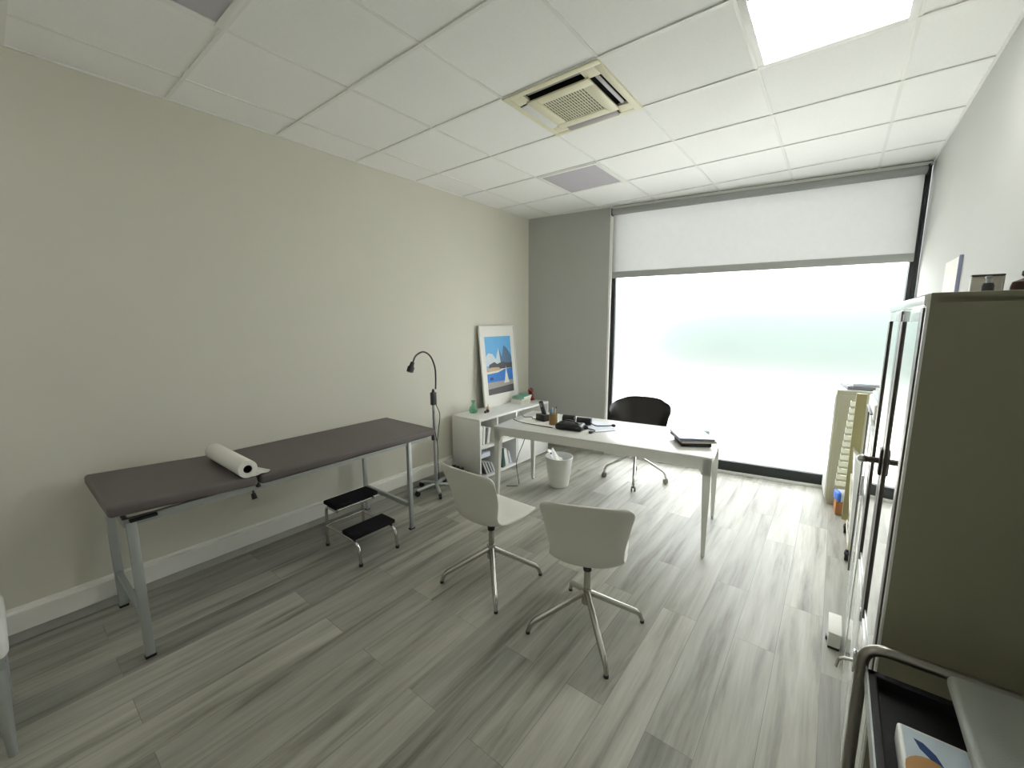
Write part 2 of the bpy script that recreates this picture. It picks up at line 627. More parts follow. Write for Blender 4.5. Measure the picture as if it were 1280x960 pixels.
# window: black frame, frosted pane, white edge of the pier, threshold
RW = Matrix.Translation((0, Y0, 0)) @ Matrix.Rotation(ANG, 4, 'Z')       # x along the window wall, y outwards
c = math.cos(ANG)
a0, a1 = PX / c, XR / c
struct(MB().box(a0 + .012, a1 - .002, .04, .12, .022, .125, .002, mx=RW).box(a0 + .012, a0 + .058, .04, .12, .022, H, .002, mx=RW)
       .box(a1 - .062, a1 - .002, .04, .12, .022, H, .002, mx=RW).box(a1 - .030, a1 - .024, .036, .05, .12, H - .1, mx=RW)
       .box(a0, a1, .04, .12, H - .03, H + .3, mx=RW).build('window_1', 'blackalu', smooth=0))
struct(MB().box(a0 + .05, a1 - .05, .075, .083, .11, H - .02, mx=RW).build('glass', 'film', bpy.data.objects['window_1'], smooth=0))
struct(MB().box(a0 - .012, a0 + .012, -.004, .14, 0, H, .002, mx=RW).build('trim_4', 'trunk', smooth=0))
struct(MB().box(a0 + .012, a1, .012, .14, 0, .022, .002, mx=RW).build('trim_5', 'white', smooth=0))
struct(MB().box(a0 + .02, a1 - .01, -.01, .03, H - .030, H - .004, .002, mx=RW).build('trim_6', 'grid', smooth=0))

# the street outside: pale paving, a long hedge and a pale building seen only as a blur
struct(MB().box(-14, 18, 5.2, 30, -.14, -.10).build('ground', 'pave', smooth=0))
mb = MB()
for k in range(40):
    x = -.9 + 6.4 * (k + .5) / 40
    mb.sphere((x + random.uniform(-.1, .1), 11.0 + random.uniform(-.25, .25), 1.30 + random.uniform(-.1, .1)), 1.10 + random.uniform(-.1, .15), (1, .8, 1.3), 10)
tag(mb.build('hedge', 'grass'), 'green hedge across the street, a blur behind the frosted window', 'hedge')

# ------------------------------------------------------------------ roller blind
t = thing('roller_blind', 'grey roller blind drawn a quarter of the way down over the frosted window', 'blind', (0, Y0, 0), ANG)
MB().cyl((a0 + .02, -.012, H - .066), (a1 - .045, -.012, H - .066), .034, n=24).build('roller_tube', 'roller', t)
MB().box(a0 + .022, a1 - .047, .013, .0145, 2.165, H - .06).build('fabric', 'blind', t, smooth=0)
MB().box(a0 + .022, a1 - .047, .003, .021, 2.098, 2.168, .004).build('bottom_rail', 'blindg', t)
for xx in (a0 + .012, a1 - .040):
    MB().box(xx - .006, xx + .006, -.045, .03, H - .105, H - .03, .003).build('bracket', 'blackalu', t)

# ------------------------------------------------------------------ ceiling fittings
t = thing('air_conditioner', 'cream ceiling cassette air conditioner with square grille and open louvres', 'air conditioner', (1.817, 2.1, H))
mb = MB()
o_, i_ = .302, .262
for k in range(4):                      # outer rim and the four corner blocks
    R = Matrix.Rotation(k * PI / 2, 4, 'Z')
    mb.box(-o_, i_ - .001, i_, o_, -.012, .006, .003, mx=R)
    mb.box(i_ - .082, i_ - .0005, i_ - .082, i_ - .0005, -.0105, .006, .002, mx=R)
mb.build('panel_frame', 'cream', t)
mb = MB()
mb.box(-i_ - .01, i_ + .01, -i_ - .01, i_ + .01, .05, .25)
for k in range(4):
    R = Matrix.Rotation(k * PI / 2, 4, 'Z')
    mb.box(-i_, i_, i_, i_ + .008, .006, .06, mx=R)
    mb.box(-.194, .187, .188, .195, -.0115, .06, mx=R)
mb.build('outlet_duct', 'dark', t, smooth=0)
mb = MB()
for k in range(4):
    R = Matrix.Rotation(k * PI / 2, 4, 'Z')
    mb.box(-.200, .1355, .1365, .200, -.022, -.012, .002, mx=R)
mb.build('grille_frame', 'cream', t)
mb = MB()
for k in range(17):
    x = -.135 + .27 * k / 16
    mb.box(x - .0042, x + .0042, -.137, .137, -.0195, -.0165)
for k in range(9):
    y = -.135 + .27 * k / 8
    mb.box(-.137, .137, y - .0018, y + .0018, -.018, -.0165)
mb.build('grille', 'cream', t, smooth=0)
MB().box(-.14, .14, -.14, .14, -.010, -.002).build('filter', mat('dark brown filter', (.05, .042, .022), .9, noise=.2, nscale=80), t, smooth=0)  # dark brown backing behind the grille slats
fl = [('left', 'white', PI / 2, -6, .029, -.012), ('far', 'vane', 0, -10, .030, -.015), ('right', 'vane', -PI / 2, 18, .010, -.002), ('near', 'vane', PI, 35, .007, .006)]
for nm, mm, ang, tilt, hw_, zz in fl:
    R = Matrix.Rotation(ang, 4, 'Z') @ Matrix.Translation((0, .232, zz)) @ Matrix.Rotation(math.radians(tilt), 4, 'X')
    MB().box(-.172, .172, -hw_, hw_, -.003, .003, .002, mx=R).build('louvre', mm, t, label={'left': 'white closed louvre flap on the side nearest the left wall', 'far': 'grey closed louvre flap on the side nearest the window'}.get(nm))


def light_panel(x, y, lit, label):
    t = thing('ceiling_light', label, 'ceiling light', (x, y, H), 0, 'square panel lights in the ceiling grid')
    mb = MB()
    for k in range(4):
        R = Matrix.Rotation(k * PI / 2, 4, 'Z')
        mb.box(-.294, .261, .262, .294, -.010, .0005, .002, mx=R)
    mb.build('frame', 'grid', t)
    MB().box(-.264, .264, -.264, .264, -.006, -.001).build('diffuser', lit or 'offlight', t, smooth=0)
    return t


light_panel(3.017, 2.1, 'lamp', 'lit white square ceiling panel light near the right wall')
light_panel(1.217, -0.9, 'lampfill', 'added dim ceiling panel, unseen behind the camera, brightening the left wall')  # out of view, added to lift the near left wall
light_panel(1.217, 3.3, None, 'unlit grey square ceiling panel between the air conditioner and grey pier')
light_panel(1.217, 0.3, None, 'unlit grey square ceiling panel above the near end of examination table')

# ------------------------------------------------------------------ examination table
t = thing('examination_table', 'long taupe padded examination table on silver legs along the left wall', 'examination table', (.385, .0, 0))
hw = .325


def cushion(y0, y1, z0, z1, dz0, dz1):
    """rounded pad between y0 and y1 whose ends may sit dz higher"""
    mb = MB()
    mb.box(-hw, hw, y0, y1, z0, z1, .017, 4)
    for v in mb.bm.verts:
        f = (v.co.y - y0) / (y1 - y0)
        v.co.z += dz0 * (1 - f) + dz1 * f
    return mb


cushion(.03, .632, .715, .772, .038, 0).build('cushion', 'taupe', t, smooth=50, label='raised head cushion at the near end')
cushion(.645, 1.925, .715, .772, 0, 0).build('cushion', 'taupe', t, smooth=50)
mb = MB()
mb.box(-.255, .275, .08, .10, .680, .715).box(-.255, .275, 1.86, 1.88, .680, .715)
mb.box(-.268, -.245, .08, 1.88, .680, .715).box(.255, .278, .08, 1.88, .680, .715)
mb.build('frame_rail', 'steel', t)
for (x, y) in ((.275, .107), (-.315, .104), (.278, 1.689), (-.30, 1.666)):
    s = 1 if x > 0 else -1
    lg = MB().box(x - .014, x + .014, y - (.019 if y < 1 else .014), y + (.019 if y < 1 else .014), .012, .70, .003).build('leg', 'steel', t)
    MB().box(x - .016, x + .016, y - .021, y + .021, 0, .014, .003).build('foot_cap', 'black', lg)
for y in (.106, 1.678):
    MB().box(-.30, .262, y - .012, y + .012, .19, .222, .002).build('crossbar', 'steel', t)
MB().box(.285, .31, .10, .20, .704, .716, .002).build('hinge_plate', 'black', t)
mb = MB().cyl((.27, .62, .682), (.275, .62, .655), .005).cyl((.268, .62, .658), (.285, .62, .632), .011, .014)
mb.build('release_knob', 'black', t)
MB().box(.285, .312, .628, .648, .700, .718, .003).build('hinge', 'black', t)

# paper roll
t = thing('paper_roll', 'white paper couch roll lying across the examination table', 'paper roll', (.4575, .585, .7752 + .050))
mb = MB()
R_, r_ = .048, .022
n = 36
b = bmesh.new()
mb.lathe([(r_, -.26), (R_ - .002, -.26), (R_, -.258), (R_, .258), (R_ - .002, .26), (r_, .26), (r_, -.26)], n=n)
bmesh.ops.transform(mb.bm, matrix=Matrix.Rotation(PI / 2, 4, 'Y'), verts=mb.bm.verts)
mb.build('roll', 'paper', t)
mb = MB().lathe([(r_ - .001, -.258), (r_ - .001, .258), (r_ - .004, .258), (r_ - .004, -.258), (r_ - .001, -.258)], n=24)
mb.lathe([(0, -.2), (r_ - .004, -.2)], n=24).lathe([(0, .2), (r_ - .004, .2)], n=24)
bmesh.ops.transform(mb.bm, matrix=Matrix.Rotation(PI / 2, 4, 'Y'), verts=mb.bm.verts)
mb.build('core', 'dark', t)
rows = []
path = [(0.0, -R_ + .0005), (.03, -R_ - .001), (.055, -R_ + .004), (.085, -R_ + .001), (.10, -R_ + .012)]
pp = smooth_path([(p[0], p[1], 0) for p in [(-.0, -R_ + .0005)] + path[1:]], 5)
for xx in (-.255, -.1, .1, .258):
    cut = 1.0 if xx > .2 else .55
    rows.append([(xx, p.x * cut + .012, p.y + .0012) for p in pp])
o = mb = MB().grid(rows).build('loose_sheet', 'paper', t)
md = o.modifiers.new('thick', 'SOLIDIFY')
md.thickness = .0008

# ------------------------------------------------------------------ step stool
t = thing('step_stool', 'two step stool with black treads and chrome legs beside examination table', 'step stool', (0, 0, 0))


def tread(x0, x1, y0, y1, z0, z1):
    mb = MB().box(x0, x1, y0, y1, z0, z1, .008, 3)
    for k in range(9):
        x = x0 + .014 + (x1 - x0 - .028) * k / 8
        mb.box(x - .003, x + .003, y0 + .012, y1 - .012, z1 - .001, z1 + .0015)
    return mb


ya, yc = 1.160, 1.450
tread(.365, .530, ya - .01, yc + .045, .318, .346).build('tread', 'rubber', t)
tread(.595, .755, ya - .008, yc + .025, .168, .196).build('tread', 'rubber', t)
for y in (ya, yc):
    MB().sweep(fillet([(.535, y, .307), (.385, y, .307), (.372, y, .0)], .045, 7), .0105, 14).build('leg', 'chrome', t)
    MB().sweep(fillet([(.378, y, .157), (.785, y, .157), (.800, y, .0)], .075, 8), .0105, 14).build('leg', 'chrome', t)
    MB().cyl((.372, y, 0), (.372, y, .018), .0135).build('foot_cap', 'black', t)
    MB().cyl((.80, y, 0), (.80, y, .018), .0135).build('foot_cap', 'black', t)
MB().cyl((.378, ya, .16), (.378, yc, .16), .008).build('crossbar', 'chrome', t)
MB().cyl((.52, ya, .307), (.52, yc, .307), .008).build('crossbar', 'chrome', t)

# ------------------------------------------------------------------ examination lamp
lx, ly = .262, 2.30
t = thing('examination_lamp', 'black gooseneck examination lamp on a silver wheeled stand', 'lamp', (lx, ly, 0))
MB().cyl((0, 0, .05), (0, 0, .86), .015).build('pole', 'steel', t)
MB().cyl((0, 0, .035), (0, 0, .10), .024).build('hub', 'steel', t)
for k in range(5):
    a = math.radians(-31 - 72 * k)
    d = Vector((math.cos(a), math.sin(a), 0))
    lg = MB().sweep([d * .015 + Vector((0, 0, .072)), d * .10 + Vector((0, 0, .07)), d * .20 + Vector((0, 0, .056))], [.017, .016, .014], 12).build('leg', 'steel', t)
    p = d * .195
    q = Vector((-d.y, d.x, 0))
    MB().cyl(p + Vector((0, 0, .03)), p + Vector((0, 0, .062)), .006).cyl(p - q * .011 + Vector((0, 0, .024)), p + q * .011 + Vector((0, 0, .024)), .0238, n=20) \
        .box(p.x - .013, p.x + .013, p.y - .013, p.y + .013, .030, .052, .006).build('caster', 'black', lg)
MB().box(-.02, .02, -.024, .024, .845, .965, .006).cyl((0, 0, .965), (0, 0, .995), .016, .009).build('clamp_box', 'black', t)
neck = smooth_path([(0, .03, .99), (0, .036, 1.10), (0, .028, 1.20), (0, -.02, 1.30), (0, -.10, 1.345), (0, -.185, 1.315), (0, -.225, 1.25)], 8)
MB().sweep(neck, .0075, 10).build('gooseneck', 'black', t)
MB().cyl((0, -.222, 1.262), (0, -.24, 1.222), .017, .022).cyl((0, -.24, 1.222), (0, -.257, 1.183), .030, .030).cyl((0, -.257, 1.183), (0, -.259, 1.178), .026).build('lamp_head', 'black', t)
cab = smooth_path([(.0, .026, .85), (.03, .045, .75), (.026, .03, .62), (.012, .02, .5), (.03, -.012, .56), (.028, -.03, .7), (.02, -.02, .80)], 8)
MB().sweep(cab, .0035, 8).sweep(smooth_path([(.012, .02, .5), (.018, .018, .40), (.012, .02, .3), (.02, .02, .12)], 6), .0035, 8).build('cable', 'black', t)
MB().box(.012, .036, -.05, -.028, .52, .57, .003).build('plug', 'black', t)
tag(MB().box(0, .03, 2.17, 2.215, .47, .60, .004).build('wall_socket', 'white'), 'small white wall socket box behind the far end of examination table', 'socket')

# ------------------------------------------------------------------ low shelf unit
SX0, SX1, SY0, SY1, SZ = .058, .450, 2.722, 3.968, .645
t = thing('shelf_unit', 'low white shelf unit with open cubes and a closed door', 'shelf unit', (0, 0, 0))
T = .018
mb = MB()
mb.box(SX0, SX1, SY0, SY1, SZ - .022, SZ, .001).box(SX0, SX1, SY0, SY1, .018, .04, .001)
mb.box(SX0, SX1, SY0, SY0 + T, .0, SZ - .02, .001).box(SX0, SX1, SY1 - T, SY1, .0, SZ - .02, .001)
mb.box(SX0 + .01, SX1 - .03, SY0 + .01, SY1 - .01, 0, .03)
mb.box(SX0, SX0 + .006, SY0, SY1, .02, SZ - .01)
mb.build('carcass', 'white', t)
for y in (3.000, 3.330):
    MB().box(SX0 + .006, SX1 - .001, y - T / 2, y + T / 2, .04, SZ - .022).build('divider', 'white', t)
MB().box(SX0 + .006, SX1 - .001, SY0 + T, SY1 - T, .330, .348).build('shelf', 'white', t)
MB().box(SX1 - .018, SX1 + .002, 3.345, SY1 - T - .002, .043, .345, .002).build('door', 'white', t)

# picture leaning on the wall
t = thing('framed_picture', 'tall white framed picture of blue water and pale peaks leaning on left wall', 'picture', (.128, 3.49, SZ))
lean = math.atan2(.088, .925)
R = Matrix.Rotation(-lean, 4, 'Y')
fwid, fh = .632, .925
mb = MB()
mb.box(-.022, 0, -fwid / 2, -fwid / 2 + .016, 0, fh, .002, mx=R).box(-.022, 0, fwid / 2 - .016, fwid / 2, 0, fh, .002, mx=R)
mb.box(-.022, 0, -fwid / 2, fwid / 2, 0, .016, .002, mx=R).box(-.022, 0, -fwid / 2, fwid / 2, fh - .016, fh, .002, mx=R)
mb.build('frame', 'white', t)
MB().box(-.021, -.018, -fwid / 2 + .003, fwid / 2 - .003, .003, fh - .003, mx=R).build('backing', 'dark', t, smooth=0)
MB().box(-.016, -.008, -fwid / 2 + .01, fwid / 2 - .01, .01, fh - .01, mx=R).build('mat_board', 'paper', t, smooth=0)
pw, p0, p1 = .232, .135, .800          # print half width, bottom, top
ph = p1 - p0


def art(name, m, poly, lay):
    pts = [(-pw + 2 * pw * u, p0 + ph * v) for u, v in poly]
    MB().prism(pts, -.008, -.0076 + lay * .0003, 'x', mx=R).build(name, m, t, smooth=0)


art('print_sky', 'sky', [(0, .45), (1, .45), (1, 1), (0, 1)], 0)
art('print_cloud', 'pale', [(0, .50), (.42, .50), (.40, .58), (.25, .70), (.10, .72), (0, .66)], 1)
art('print_peak', 'slate', [(.56, .50), (1, .50), (1, .62), (.93, .70), (.80, .80), (.70, .84), (.64, .70)], 1)
art('print_peak', 'pale', [(.30, .50), (.70, .50), (.62, .62), (.54, .74), (.50, .80), (.44, .72), (.37, .60)], 2)
art('print_peak', 'slate', [(.50, .80), (.54, .74), (.62, .62), (.70, .50), (.56, .50), (.53, .62)], 3)
art('print_shore', 'char', [(.08, .43), (1, .43), (1, .53), (.85, .52), (.6, .55), (.4, .52), (.3, .56), (.1, .52)], 4)
art('print_shore', 'tan', [(0, .395), (.55, .41), (.45, .46), (.2, .47), (0, .455)], 5)
art('print_water', 'sea', [(0, .20), (1, .20), (1, .43), (.7, .42), (.4, .37), (0, .36)], 4)
art('print_boat', 'navy', [(.08, .25), (.22, .25), (.20, .30), (.10, .30)], 6)
art('print_quay', 'sand', [(0, .10), (1, .10), (1, .215), (0, .215)], 5)
art('print_sailboat', 'paper', [(.62, .17), (.84, .17), (.80, .24), (.76, .36), (.735, .47), (.70, .34), (.66, .22)], 7)
art('print_ground', 'char', [(0, 0), (1, 0), (1, .13), (0, .10)], 6)

# things on the shelf unit
t = thing('vase', 'small green glass vase with a narrow neck at left end of shelf unit', 'vase', (.165, 2.935, SZ))
MB().lathe([(0, .002), (.036, .002), (.043, .012), (.045, .035), (.036, .062), (.018, .080), (.012, .095), (.013, .115), (.022, .135),
            (.019, .135), (.010, .115), (.009, .095), (.015, .080), (.032, .060), (.041, .035), (.039, .014), (0, .008)], n=28).build('body', 'green', t)
MB().lathe([(.024, 0), (.034, .0), (.034, .002), (.024, .002)], n=24).build('foot', 'green', t)
t = thing('figurine', 'tiny brown and cream figurine in front of picture on shelf unit', 'figurine', (.285, 3.03, SZ))
MB().sphere((0, 0, .020), .020, (1, 1, 1)).sphere((0, -.036, .014), .014).build('body', 'wood', t)
MB().sphere((0.002, .004, .052), .018, (1, 1, .9)).cyl((0, .004, .064), (0, .012, .098), .006, .001, n=10).build('head', 'tan', t)
bk = [('white paperback lying at the bottom of the pile in front of picture', 'paper', 'kraft', .05, 0),
      ('beige thick book in the middle of the pile in front of picture', 'kraft', 'paper', .014, .05),
      ('mint green hardback lying on top of the pile in front of picture', 'mint', 'paper', .022, .064)]
for i, (lb, cm, pm, th, z) in enumerate(bk):
    t = thing('book', lb, 'book', (.235, 3.70 + .01 * i, SZ + z), math.radians((4, 2, 9)[i]), 'book pile on the shelf unit')
    wd, dp = ((.10, .075), (.098, .072), (.106, .078))[i]
    MB().box(-dp + .003, dp - .003, -wd + .003, wd - .003, .002, th - .002).build('pages', pm, t, smooth=0)
    MB().box(-dp, dp, -wd, wd, th - .003, th).box(-dp, dp, -wd, wd, 0, .003).box(-dp, dp, -wd, -wd + .003, .0, th, .001).build('cover', cm, t, smooth=0)
t = thing('figurine', 'glossy dark red figurine with round head at far end of shelf unit', 'figurine', (.235, 3.895, SZ))
MB().lathe([(0, 0), (.032, 0), (.036, .01), (.042, .035), (.040, .06), (.030, .082), (.018, .092), (0, .094)], n=26).build('body', 'red', t)
MB().sphere((0, 0, .118), .034).cyl((-.0, -.028, .128), (0, -.055, .142), .008, .003, n=10).sphere((.012, -.012, .15), .009).build('head', 'red', t)
MB().sphere((.03, -.02, .01), .016, (1, 1, .6)).sphere((.03, .022, .01), .016, (1, 1, .6)).build('foot', 'red', t)


def standing_book(x1, y, z, dep, th, h, tilt, cm, label, cat, name, group):
    """book or folder standing in a cube, spine to the front"""
    t = thing(name, label, cat, (x1, y, z + th / 2 * math.sin(math.radians(abs(tilt)))), 0, group)
    Rt = Matrix.Rotation(math.radians(tilt), 4, 'X')
    MB().box(-dep, 0, -th / 2, th / 2, .0, h, .002, mx=Rt).build('cover', cm, t, smooth=0)
    MB().box(-dep - .001, -.006, -th / 2 + .003, th / 2 - .003, .004, h + .0008, mx=Rt).build('pages', 'paper', t, smooth=0)
    return t


zt, zb_ = .349, .0405
up_l = [('white thick folder leaning against left side of upper cube', 'paper', .05, .20, -4), ('white narrow folder second from left in upper cube', 'white', .03, .19, -5),
        ('grey booklet third from left in upper cube', 'greyb', .008, .17, -8), ('white folder rightmost of those standing in upper cube', 'paper', .035, .165, -10)]
y = SY0 + .032
for lb, cm, th, h, tl in up_l:
    y += th / 2 + .004
    standing_book(.40, y + math.sin(math.radians(-tl)) * 0, zt + .004, .24, th, h, -tl * -1, cm, lb, 'folder', 'folder', 'folders in the upper left cube')
    y += th / 2 + .010
# loose papers in the middle upper cube
for k in range(3):
    t = tag(MB().box(-.105, .105, -.09, .09, 0, .022, .002).build('paper_pile', 'paper'),
            ('white paper pile at the bottom of the middle upper cube', 'white paper pile second from the bottom in middle upper cube', 'white paper pile on top in the middle upper cube')[k],
            'papers', 'paper piles in the middle upper cube', (.30 + .015 * k, 3.13 + .012 * k, zt + .001 + .0228 * k), .05 * k)
# magazines fanned in the lower left cube
y = SY0 + .115
mags = ['char', 'paper', 'greyb', 'paper', 'char', 'pale', 'greyb', 'paper']
ord_ = ['leftmost', 'second from left', 'third from left', 'fourth from left', 'fifth from left', 'sixth from left', 'seventh from left', 'rightmost']
for k, cm in enumerate(mags):
    standing_book(.43, y, zb_ + .003, .22, .014, .16 - .006 * k, 26, cm, ord_[k] + ' of the magazines leaning in the lower left cube', 'magazine', 'magazine', 'magazines in the lower left cube')
    y += .0185
tag(MB().box(-.1, .1, -.075, .075, 0, .05, .003).build('paper_pile', 'paperb'), 'bluish paper pile lying on top of leaning magazines', 'papers', None, (.30, SY0 + .14, .215), 0)
standing_book(.44, 3.115, zb_ + .004, .25, .05, .215, 8, 'darkgreen', 'dark green binder standing in the middle lower cube', 'binder', 'binder', 'binders in the middle lower cube')
standing_book(.42, 3.20, zb_ + .004, .24, .05, .19, 14, 'paper', 'white binder leaning beside the dark green binder', 'binder', 'binder', 'binders in the middle lower cube')
standing_book(.42, 3.27, zb_ + .004, .24, .02, .16, 20, 'paperb', 'thin pale binder leaning rightmost in the middle lower cube', 'binder', 'binder', 'binders in the middle lower cube')
t = tag(MB().box(-.04, .04, -.055, .055, 0, .05, .006).build('glass_box', 'pale'), 'small pale blue box inside the upper cube beside divider', 'box', None, (.38, 3.24, zt + .07), .1)

# clutter on the floor beside the unit
t = thing('cardboard_box', 'small open kraft box under the power strip at left end of shelf unit', 'box', (.22, 2.63, 0), .05)
MB().box(-.08, .08, -.055, .055, 0, .005).box(-.08, .08, -.055, -.05, 0, .08).box(-.08, .08, .05, .055, 0, .08).box(-.08, -.075, -.05, .05, 0, .08).box(.075, .08, -.05, .05, 0, .08).build('body', 'kraft', t, smooth=0)
t = thing('power_strip', 'black power strip with tangled cables lying across the small kraft box', 'power strip', (.22, 2.63, .081), .1)
MB().box(-.10, .10, -.022, .022, .0, .035, .006).build('body', 'black', t)
for k in range(3):
    MB().box(-.075 + .055 * k, -.04 + .055 * k, -.016, .016, .035, .065, .006).build('plug', 'black', t)
MB().sweep(smooth_path([(.1, 0, .02), (.118, .02, .03), (.09, .045, .01), (.02, .045, .02), (-.05, .04, .04), (-.03, 0, .075), (.05, -.035, .05), (.112, -.03, .0), (.12, -.01, -.05), (.122, .0, -.076)], 8), .004, 8).build('cable', 'black', t)

# ------------------------------------------------------------------ desk
DA = math.radians(7.4)
t = thing('desk', 'long white desk with tapered legs standing across the room', 'desk', (.893, 2.425, 0), DA)
DW, DD, DH = 1.708, .715, .717
MB().box(0, DW, 0, DD, DH - .016, DH, .003).build('tabletop', 'desk', t)


def apron(p0, p1, q):
    """beam with filleted ends between two legs; q = thickness direction"""


mb = MB()


def beam(L, thick, mx):
    h, r = .058, .05
    top = DH - .016
    pts = [(0, top), (0, top - h - r)]
    for k in range(0, 7):
        a = PI - k / 6 * PI / 2
        pts.append((.06 + r + r * math.cos(a), top - h - r + r * math.sin(a)))
    for k in range(0, 7):
        a = PI / 2 - k / 6 * PI / 2
        pts.append((L - .06 - r + r * math.cos(a), top - h - r + r * math.sin(a)))
    pts += [(L, top - h - r), (L, top)]
    mb.prism(pts, 0, thick, 'y', mx=mx)


beam(DW, .03, Matrix.Identity(4))
beam(DW, .03, Matrix.Translation((0, DD - .03, 0)))
beam(DD, .03, Matrix.Translation((.03, 0, 0)) @ Matrix.Rotation(PI / 2, 4, 'Z'))
beam(DD, .03, Matrix.Translation((DW, 0, 0)) @ Matrix.Rotation(PI / 2, 4, 'Z'))
mb.build('apron', 'desk', t, smooth=30)
for sx in (0, 1):
    for sy in (0, 1):
        b = bmesh.new()
        X = 0 if sx == 0 else DW
        Y = 0 if sy == 0 else DD
        dx, dy = (1 if sx == 0 else -1), (1 if sy == 0 else -1)
        V = []
        for z, wd, off in ((DH - .02, .056, 0), (DH - .13, .052, 0), (.012, .023, .004)):
            V.append([b.verts.new((X + dx * (off + a * wd), Y + dy * (off + c_ * wd), z)) for a, c_ in ((0, 0), (1, 0), (1, 1), (0, 1))])
        for i in range(2):
            for j in range(4):
                b.faces.new((V[i][j], V[i][(j + 1) % 4], V[i + 1][(j + 1) % 4], V[i + 1][j]))
        b.faces.new(V[0])
        b.faces.new(V[2])
        bmesh.ops.recalc_face_normals(b, faces=b.faces)
        lg = MB()._add(b).build('leg', 'desk', t, smooth=0)
        MB().cyl((X + dx * .017, Y + dy * .017, 0), (X + dx * .017, Y + dy * .017, .013), .009).build('foot_cap', 'steel', lg)
DZ = DH + .0005

# on the desk
tag(MB().prism([(-.33, -.15), (.34, -.13), (.33, .17), (-.32, .16)], 0, .0012, 'z').build('desk_pad', 'paper'),
    'white paper sheet spread under the phone and pencil pot', 'papers', None, (1.27, 2.80, DZ), DA)
for k, (x, y, r) in enumerate(((1.53, 3.00, .3), (1.62, 2.92, -.1))):
    tag(MB().prism([(-.105, -.148), (.105, -.148), (.105, .148), (-.105, .148)], 0, .0012, 'z').build('paper_sheet', 'paperb'),
        ('bluish paper sheet lying behind the black cuff on desk', 'loose paper sheet lying right of the black cuff on desk')[k], 'papers', None, (x, y, DZ + .0014 * (k + 1)), DA + r + .9)
D1 = DZ + .0014
t = thing('cordless_phone', 'black cordless phone with upright handset at left end of desk', 'phone', (1.125, 2.865, D1), -.3)
MB().prism([(-.06, 0), (.06, 0), (.06, .03), (.02, .055), (-.055, .06), (-.06, .05)], -.055, .055, 'x', bev=.004).build('base', 'black', t)
Rh = Matrix.Translation((0, .0, .045)) @ Matrix.Rotation(math.radians(-16), 4, 'Y') @ Matrix.Rotation(math.radians(8), 4, 'X')
MB().box(-.024, .024, -.012, .012, 0, .135, .008, 3, mx=Rh).build('handset', 'black', t)
MB().box(-.017, .017, -.0135, -.0115, .08, .118, mx=Rh).build('screen', 'greyb', t)
t = thing('pencil_pot', 'brown pot of pens beside the black phone on desk', 'pot', (1.275, 2.775, D1))
MB().lathe([(0, 0), (.034, 0), (.036, .004), (.036, .098), (.032, .098), (.032, .008), (0, .008)], n=28).build('pot', 'cork', t)
for k, (dx, dy, mm, h) in enumerate(((-.012, .01, 'cream', .05), (.014, .0, 'paper', .045), (.0, -.012, 'mint', .05), (-.016, -.006, 'bluec', .035), (.01, .014, 'black', .06))):
    MB().cyl((dx * .5, dy * .5, .01), (dx * 1.6, dy * 1.6, .098 + h), .004, n=8).build('pen', mm, t)
t = thing('soft_case', 'black rounded soft case with strap lying right of pencil pot', 'case', (1.47, 2.735, D1), .22)
MB().box(-.115, .115, -.075, .075, 0, .05, .022, 4).build('body', 'black', t)
MB().sweep(smooth_path([(-.08, -.0, .048), (-.04, .012, .068), (.02, .0, .07), (.08, -.01, .048)], 6), .010, 10, .5).build('strap', 'leather', t)
MB().sphere((.12, .02, .020), .017, (1.6, .8, 1)).build('buckle', 'black', t)
t = thing('blood_pressure_cuff', 'black rolled cuff with bulb and tube behind the black soft case', 'cuff', (1.44, 2.90, D1 + .001), .2)
MB().sweep([(-.125, 0, .040), (-.02, .0, .040)], [.036, .036], 18).build('cuff', 'black', t)
MB().sweep([(.0, .0, .034), (.125, .01, .034)], [.032, .030], 18).build('gauge_grip', 'black', t)
MB().sweep(smooth_path([(.115, -.01, .03), (.17, -.02, .012), (.22, .0, .010), (.27, .03, .010), (.30, .035, .012)], 6), .005, 8).build('tube', 'black', t)
MB().sphere((.31, .038, .014), .013, (1.5, 1, 1)).build('bulb', 'black', t)
t = thing('power_lead', 'black lead with a plug hanging near front edge of desk', 'cable', (1.64, 2.79, D1))
MB().sweep(smooth_path([(-.06, .02, .006), (0, .012, .007), (.035, -.01, .006), (.03, -.055, .008)], 6), .0045, 8).build('cord', 'black', t)
MB().box(.018, .042, -.095, -.055, .0, .018, .004).build('plug', 'black', t)
mb = MB()
mb.sweep(smooth_path([(1.08, 2.86, D1 + .004), (1.02, 2.83, D1 + .004), (.97, 2.88, D1 + .004), (.92, 2.84, D1 + .005), (.86, 2.88, D1 + .004)], 8), .0035, 8)
tag(mb.build('phone_cable', 'black'), 'thin dark cable running from phone to left end of desk', 'cable')
mb = MB().sweep(smooth_path([(1.34, 2.66, D1 + .004), (1.18, 2.655, D1 + .004), (1.02, 2.655, D1 + .004), (.90, 2.70, D1 + .004), (.87, 2.73, D1 + .004)], 8), .0035, 8)
tag(mb.build('long_cable', 'black'), 'thin dark cable lying along front left edge of desk', 'cable')
mb = MB().sweep(smooth_path([(.79, 3.05, .66), (.78, 3.03, .45), (.70, 3.0, .2), (.78, 2.93, .008), (.80, 2.86, .006), (.72, 2.80, .006)], 8), .0035, 8)
tag(mb.build('hanging_cable', 'black'), 'thin dark cable hanging under left end of desk to floor', 'cable')

